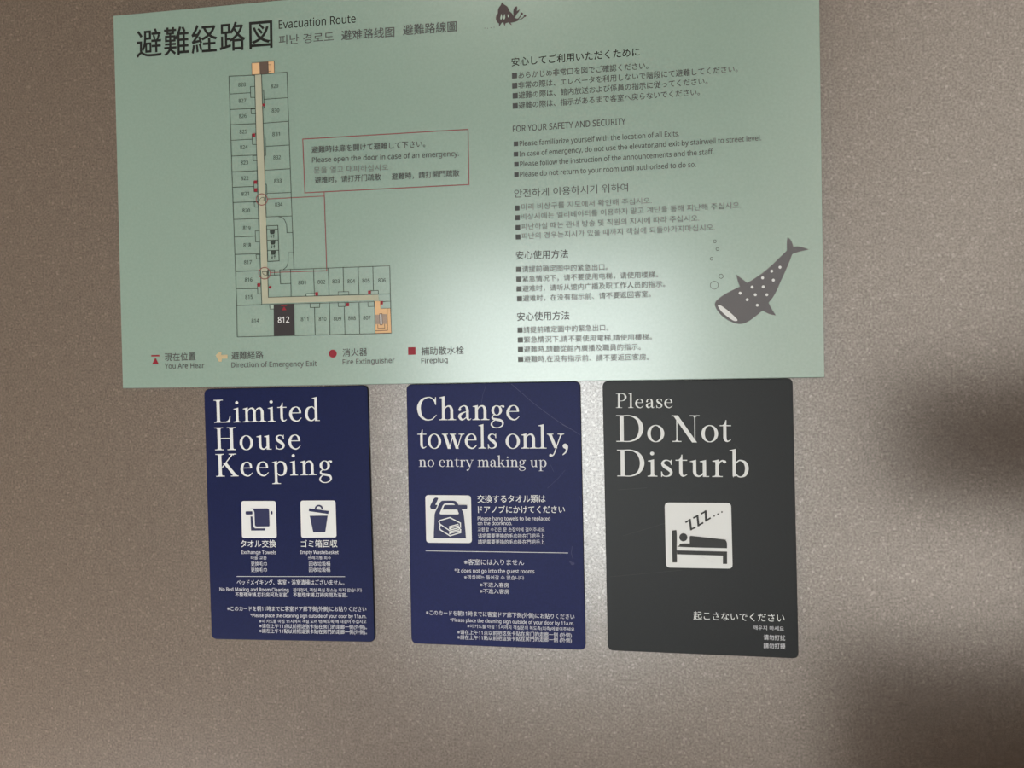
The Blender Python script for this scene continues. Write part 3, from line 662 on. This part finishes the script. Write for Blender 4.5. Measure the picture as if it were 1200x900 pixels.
# ---- card 1
c1 = card('magnet_card', [(238.9, 455.9), (431.0, 451.3), (439.4, 752.6), (247.8, 749.2)], 'navy', 'navy blue magnet card reading Limited House Keeping with towel and waste bin pictograms')
t = Print(k1); t.text('Limited', 251.1, 495.4, 374.9, 493.2, 27.0, 'serif'); t.done('heading', 'white', c1)
t = Print(k1); t.text('House', 252.1, 527.6, 352.6, 526.3, 26.8, 'serif'); t.done('heading', 'white', c1)
t = Print(k1); t.text('Keeping', 253.4, 558.6, 389.7, 556.4, 26.8, 'serif'); t.done('heading', 'white', c1)
def C1(x, y): return (230 + x/5, 580 + y/5)
def T1(x, y): return (275 + x/9.23, 580 + y/9.23)
def tile(corners, e, off, m='white', r_=3.0):
    t = Print(off); t.poly([tuple(q) for q in rounded(corners, r_)]); return t.done('pictogram_tile', m, e)
tl = tile([T1(72, 66), T1(444, 66), T1(456, 466), T1(80, 466)], c1, k1)
t = Print(k2); t.poly([T1(*q) for q in ((170, 148), (350, 146), (364, 150), (372, 162), (378, 330), (372, 340), (240, 342), (226, 338), (219, 325), (213, 190), (205, 165), (190, 153))]); t.done('towel_shape', 'navy_ink', tl)
t = Print(k2); t.poly([T1(*q) for q in ((171, 232), (192, 234), (200, 330), (206, 350), (222, 362), (330, 362), (330, 384), (177, 385))]); t.done('towel_fold', 'navy_ink', tl)
t = Print(k2); t.poly([tuple(q) for q in rounded([T1(118, 178), T1(192, 177), T1(193, 211), T1(119, 213)], 1.2)]); t.poly([tuple(q) for q in rounded([T1(389, 176), T1(409, 176), T1(411, 210), T1(391, 210)], 0.9)]); t.done('towel_rail', 'navy_ink', tl)
tl = tile([T1(711, 62), T1(1090, 60), T1(1102, 460), T1(720, 464)], c1, k1)
t = Print(k2); t.poly([T1(*q) for q in ((803, 145), (1018, 174), (1013, 206), (802, 176))]); t.ring(*T1(910, 152), 3.9, 1.9, 16, 178, 366); t.done('bin_lid', 'navy_ink', tl)
t = Print(k2); t.poly([T1(*q) for q in ((811, 226), (1006, 224), (980, 402), (850, 405))]); t.done('bin_body', 'navy_ink', tl)
t = Print(k1); t.text('タオル交換', 282, 641.5, 323.7, 641.4, 8.2, res=3); t.done('caption', 'white', c1)
t = Print(k1); t.text('ゴミ箱回収', 352.8, 641.5, 395.5, 641.3, 8.2, res=3); t.done('caption', 'white', c1)
for s_, x0, y0, x1, y1, h, st in (('Exchange Towels', 283, 649, 323.6, 649.3, 3.9, 'sans'), ('타올 교환', 294, 655.6, 312.6, 655.6, 3.9, 'han'), ('更换毛巾', 294.2, 663.2, 312.8, 663.2, 4.8, 'cjk'), ('更換毛巾', 294.2, 670.3, 312.8, 670.3, 4.8, 'cjk'),
                            ('Empty Wastebasket', 351.8, 649, 396.8, 649.2, 3.9, 'sans'), ('쓰레기통 회수', 361, 655.6, 388, 655.6, 3.9, 'han'), ('回收垃圾桶', 362.2, 663.2, 387, 663.2, 4.8, 'cjk'), ('回收垃圾桶', 362.2, 670.3, 387, 670.3, 4.8, 'cjk')):
    t = Print(k1); t.text(s_, x0, y0, x1, y1, h, st, 0.011 if st == 'sans' else 0.003); t.done('small_text', 'offwhite', c1)
t = Print(k1); t.line([(277.5, 675.6), (404, 675.8)], 0.6); t.done('rule_line', 'offwhite', c1)
for s_, x0, y0, x1, y1, h, st in (('ベッドメイキング、客室・浴室清掃はございません。', 277.6, 685.4, 403.6, 685.9, 6.0, 'cjk'), ('No Bed Making and Room Cleaning', 257.5, 692.4, 338.3, 693.2, 4.0, 'sans'), ('침대정리, 객실 욕실 청소는 하지 않습니다', 343.6, 693.4, 424, 693.7, 4.3, 'han'),
                            ('不整理床铺,打扫房间及浴室。', 275.8, 699.3, 338.2, 699.7, 5.0, 'cjk'), ('不整理床鋪,打掃房間及浴室。', 343.7, 699.6, 407.4, 699.9, 5.0, 'cjk'),
                            ('※このカードを朝11時までに客室ドア廊下側(外側)にお貼りください', 266.4, 716, 429.4, 716.8, 5.6, 'cjk'), ('*Please place the cleaning sign outside of your door by 11a.m.', 293.6, 723, 429.4, 724.3, 3.9, 'sans'),
                            ('※이 카드를 아침 11시까지 객실 도어 밖(복도쪽)에 내걸어 주십시오', 304, 730, 429.4, 730.5, 4.2, 'han'), ('※请在上午11点以前把这张卡贴在房门的走廊一侧(外侧)。', 304, 736.0, 430, 737.6, 4.9, 'cjk'),
                            ('※請在上午11點以前把這張卡貼在房門的走廊一側(外側)。', 304, 741.8, 430, 743.5, 4.9, 'cjk')):
    t = Print(k1); t.text(s_, x0, y0, x1, y1, h, st, 0.011 if st == 'sans' else 0.003); t.done('small_text', 'offwhite', c1)
# ---- card 2
c2 = card('magnet_card', [(476.1, 450.4), (680.0, 446.9), (686.4, 761.8), (482.0, 754.2)], 'navy2', 'scratched blue magnet card reading Change towels only, between the other two cards')
t = Print(k1); t.text('Change', 489.0, 492.4, 608.8, 492.1, 27.2, 'serif'); t.done('heading', 'white', c2); t = Print(k1); t.text('towels', 489.4, 525.6, 582.4, 525.6, 27.4, 'serif'); t.done('heading', 'white', c2); t = Print(k1); t.text('only', 592.6, 525.6, 661.3, 525.6, 27.4, 'serif')
t.done('heading', 'white', c2); t = Print(k1); t.poly([(465 + x/5.217, 440 + y/5.217) for x, y in spline([(1030, 416), (1046, 430), (1045, 452), (1034, 474), (1016, 487), (1014, 482), (1029, 466), (1032, 450), (1018, 442), (1015, 425)], 3)])
t.done('comma', 'white', c2)
t = Print(k1); t.text('no entry making up', 490.8, 547, 640.5, 547.3, 13.2, 'serif'); t.done('subheading', 'offwhite', c2)
def D(x, y): return (490 + x/12.857, 575 + y/12.857)
tl = tile([D(108, 66), D(795, 72), D(810, 790), D(122, 784)], c2, k1, r_=4)
t = Print(k2)
t.poly([D(*q) for q in spline([(352, 158), (400, 152), (530, 152), (575, 168), (606, 212, 1), (650, 270, 1), (678, 330), (692, 400), (718, 690), (700, 718), (480, 718), (255, 718), (236, 692), (244, 480), (250, 350), (280, 280), (320, 195)], 3)])
bg = t.done('towel_bag', 'navy_ink', tl)
t = Print(k3); t.poly([D(*q) for q in ((420, 190), (510, 190), (540, 200), (556, 216), (404, 216), (365, 285), (590, 285), (613, 345), (600, 357), (340, 357), (324, 345), (330, 325), (370, 225), (390, 200))])
t.done('bag_opening', 'white', bg)
t = Print(k3 + 0.00004); t.poly([tuple(q) for q in rounded([D(395, 217), D(738, 217), D(740, 277), D(374, 277)], 1.6)]); t.done('lever_bar', 'navy_ink', bg)
t = Print(k2); t.poly([D(*q) for q in spline([(262, 106), (298, 112), (294, 140), (258, 212, 1), (292, 218, 1), (262, 275), (205, 278), (180, 245), (195, 200), (235, 125)], 3)]); t.done('lever_end', 'navy_ink', tl)
t = Print(k3); lw = 1.25
for pts in (((478, 405), (330, 448), (314, 470), (330, 505), (470, 598), (640, 550)), ((478, 405), (636, 488), (638, 550)), ((334, 520), (322, 560), (336, 590), (480, 680), (640, 632), (640, 585), (610, 560)),
            ((478, 540), (600, 508)), ((484, 562), (610, 530)), ((478, 545), (474, 572), (500, 580)), ((478, 618), (610, 588)), ((478, 640), (625, 608)), ((480, 620), (476, 650))): t.line([D(*q) for q in pts], lw)
t.done('folded_towels', 'white', bg)
t = Print(k1); t.text('交換するタオル類は', 559.6, 589.1, 639.4, 588.8, 8.5, res=3); t.done('caption', 'white', c2)
t = Print(k1); t.text('ドアノブにかけてください', 560.2, 601.5, 662, 601.4, 8.4, res=3); t.done('caption', 'white', c2)
for s_, x0, y0, x1, y1, h, st in (('Please hang towels to be replaced', 559.8, 609.6, 644.8, 609.7, 4.1, 'sans'), ('on the doorknob.', 559.8, 615.2, 600, 615.2, 4.1, 'sans'), ('교환할 수건은 문 손잡이에 걸어주세요', 559.8, 622.7, 638.2, 622.8, 4.5, 'han'),
                            ('请把需要更换的毛巾挂在门把手上', 560.2, 630.6, 638.2, 630.8, 5.1, 'cjk'), ('請把需要更換的毛巾掛在門把手上', 560.2, 637.6, 638.2, 637.9, 5.1, 'cjk'),
                            ('※客室には入りません', 544, 662, 614.3, 662.5, 6.6, 'cjk'), ('*It does not go into the guest rooms', 532.7, 670.9, 626.3, 671.8, 4.4, 'sans'), ('※객실에는 들어갈 수 없습니다', 544, 678.5, 614.2, 679.5, 4.7, 'han'),
                            ('※不进入客房', 562.3, 687.9, 596.5, 688.5, 5.3, 'cjk'), ('※不進入客房', 562.3, 695.3, 596.8, 696, 5.3, 'cjk'),
                            ('※このカードを朝11時までに客室ドア廊下側(外側)にお貼りください', 499.2, 720.7, 673.3, 725.8, 5.8, 'cjk'), ('*Please place the cleaning sign outside of your door by 11a.m.', 527.6, 728.3, 672.8, 732.7, 4.0, 'sans'),
                            ('※이 카드를 아침 11시까지 객실문의 복도측(외측)에붙여주세요', 547.7, 735.8, 673.2, 739.8, 4.4, 'han'), ('※请在上午11点以前把这张卡贴在房门的走廊一侧 (外侧)', 536, 743.2, 670, 747.1, 5.0, 'cjk'),
                            ('※請在上午11點以前把這張卡貼在房門的走廊一側 (外側)', 536, 749.2, 670, 753, 5.0, 'cjk')):
    t = Print(k1); t.text(s_, x0, y0, x1, y1, h, st, 0.011 if st == 'sans' else 0.003); t.done('small_text', 'offwhite', c2)
t = Print(k1); t.line([(499.2, 645.5), (665.5, 648)], 0.7); t.done('rule_line', 'offwhite', c2)
def E2(x, y): return (465 + x/5.217, 440 + y/5.217)
t = Print(k1 - 0.00002); t.smooth([E2(*q) for q in ((700, 52), (770, 112), (830, 165), (900, 218), (960, 262), (1000, 290), (1060, 325), (1120, 362))], 0.45); t.done('scratch', 'scratch', c2)
t = Print(k1 - 0.00001); t.smooth([E2(*q) for q in ((1010, 298), (1065, 328))], 0.8); t.done('scratch', 'scratch', c2)
for pts in (((1030, 578), (985, 630), (920, 690)), ((545, 60), (525, 120), (518, 170)), ((440, 560), (434, 640)), ((940, 545), (960, 590)), ((1115, 735), (1130, 765))):
    t = Print(k1 - 0.00002); t.smooth([E2(*q) for q in pts], 0.5); t.done('scratch', 'scratch2', c2)
t = Print(k1 - 0.00002); t.smooth([(670.5, 640), (669.5, 648), (671.5, 655)], 0.8); t.disc(671, 660.5, 2.4, 12, 1.8); t.disc(668.5, 658.5, 1.3, 10); t.done('scratch', 'scratch2', c2)
# ---- card 3
c3 = card('magnet_card', [(706.0, 446.8), (928.9, 443.3), (936.0, 771.8), (712.3, 762.2)], 'char', 'charcoal grey magnet card reading Please Do Not Disturb with a sleeping figure pictogram')
t = Print(k1); t.text('Please', 721.9, 478, 788.2, 478, 17.0, 'serif'); t.done('heading', 'white', c3)
t = Print(k1); t.text('Do', 722.4, 517.7, 778.5, 517.8, 31.2, 'serif'); t.done('heading', 'white', c3)
t = Print(k1); t.text('Not', 787.2, 517.8, 856.8, 518.0, 31.2, 'serif'); t.done('heading', 'white', c3)
t = Print(k1); t.text('Disturb', 723.4, 558.2, 877.5, 559.2, 31.6, 'serif'); t.done('heading', 'white', c3)
def G(x, y): return (770 + x/9, 580 + y/9)
tl = tile([G(80, 80), G(780, 84), G(797, 778), G(95, 766)], c3, k1, r_=5)
t = Print(k2); t.poly([G(*q) for q in spline([(158, 395), (168, 376), (188, 372), (206, 390), (207, 585, 1), (210, 712, 1), (162, 712, 1)], 4)])
t.poly([G(*q) for q in ((207, 585), (738, 598), (739, 728), (694, 728), (694, 640), (210, 626))]); t.done('bed_frame', 'char_ink', tl)
t = Print(k2); t.disc(*G(277, 447), 4.75, 28); t.done('sleeper_head', 'char_ink', tl)
t = Print(k2); t.poly([G(*q) for q in spline([(344, 445), (358, 432), (400, 436), (700, 470), (722, 478), (736, 505), (738, 562, 1), (250, 548), (238, 532), (248, 514), (345, 512, 1)], 4)]); t.done('blanket', 'char_ink', tl)
t = Print(k2)
for pts in (((306, 286), (346, 264), (358, 362), (398, 344)), ((388, 240), (426, 222), (436, 320), (480, 296)), ((470, 196), (512, 174), (516, 270), (558, 246))):
    a_, b_, c_, d_ = [Vector(G(*q)) for q in pts]; t.line([a_, b_], 1.9); t.line([b_, c_], 2.4); t.line([c_, d_], 1.9)
t.done('snore_letters', 'char_ink', tl)
t = Print(k2)
for x, y in ((602, 222), (642, 202), (684, 180)): t.disc(*G(x, y), 0.95, 12)
t.done('snore_dots', 'char_ink', tl)
t = Print(k2); t.smooth([G(*q) for q in ((470, 650), (530, 682), (590, 715))], 0.35); t.done('scratch', 'offwhite', tl)
t = Print(k1); t.text('起こさないでください', 812.6, 726.2, 919.4, 729.2, 9.5, bold=0.002, res=3); t.done('caption', 'white', c3)
for s_, x0, y0, x1, y1, h, st in (('깨우지 마세요', 882.6, 737.9, 918.6, 739.2, 5.0, 'han'), ('请勿打扰', 894.9, 749.8, 920.2, 750.8, 6.0, 'cjk'), ('請勿打擾', 894.8, 759.6, 920.4, 760.6, 6.0, 'cjk')):
    t = Print(k1); t.text(s_, x0, y0, x1, y1, h, st); t.done('small_text', 'offwhite', c3)
for pts in (((700+120/5, 440+670/5), (700+290/5, 440+658/5)), ((700+800/5, 440+400/5), (700+860/5, 440+460/5)), ((715, 676), (800, 668)), ((730, 628), (790, 610))):
    t = Print(k1 - 0.00002); t.smooth(pts, 0.4); t.done('scratch', 'scratch3', c3)
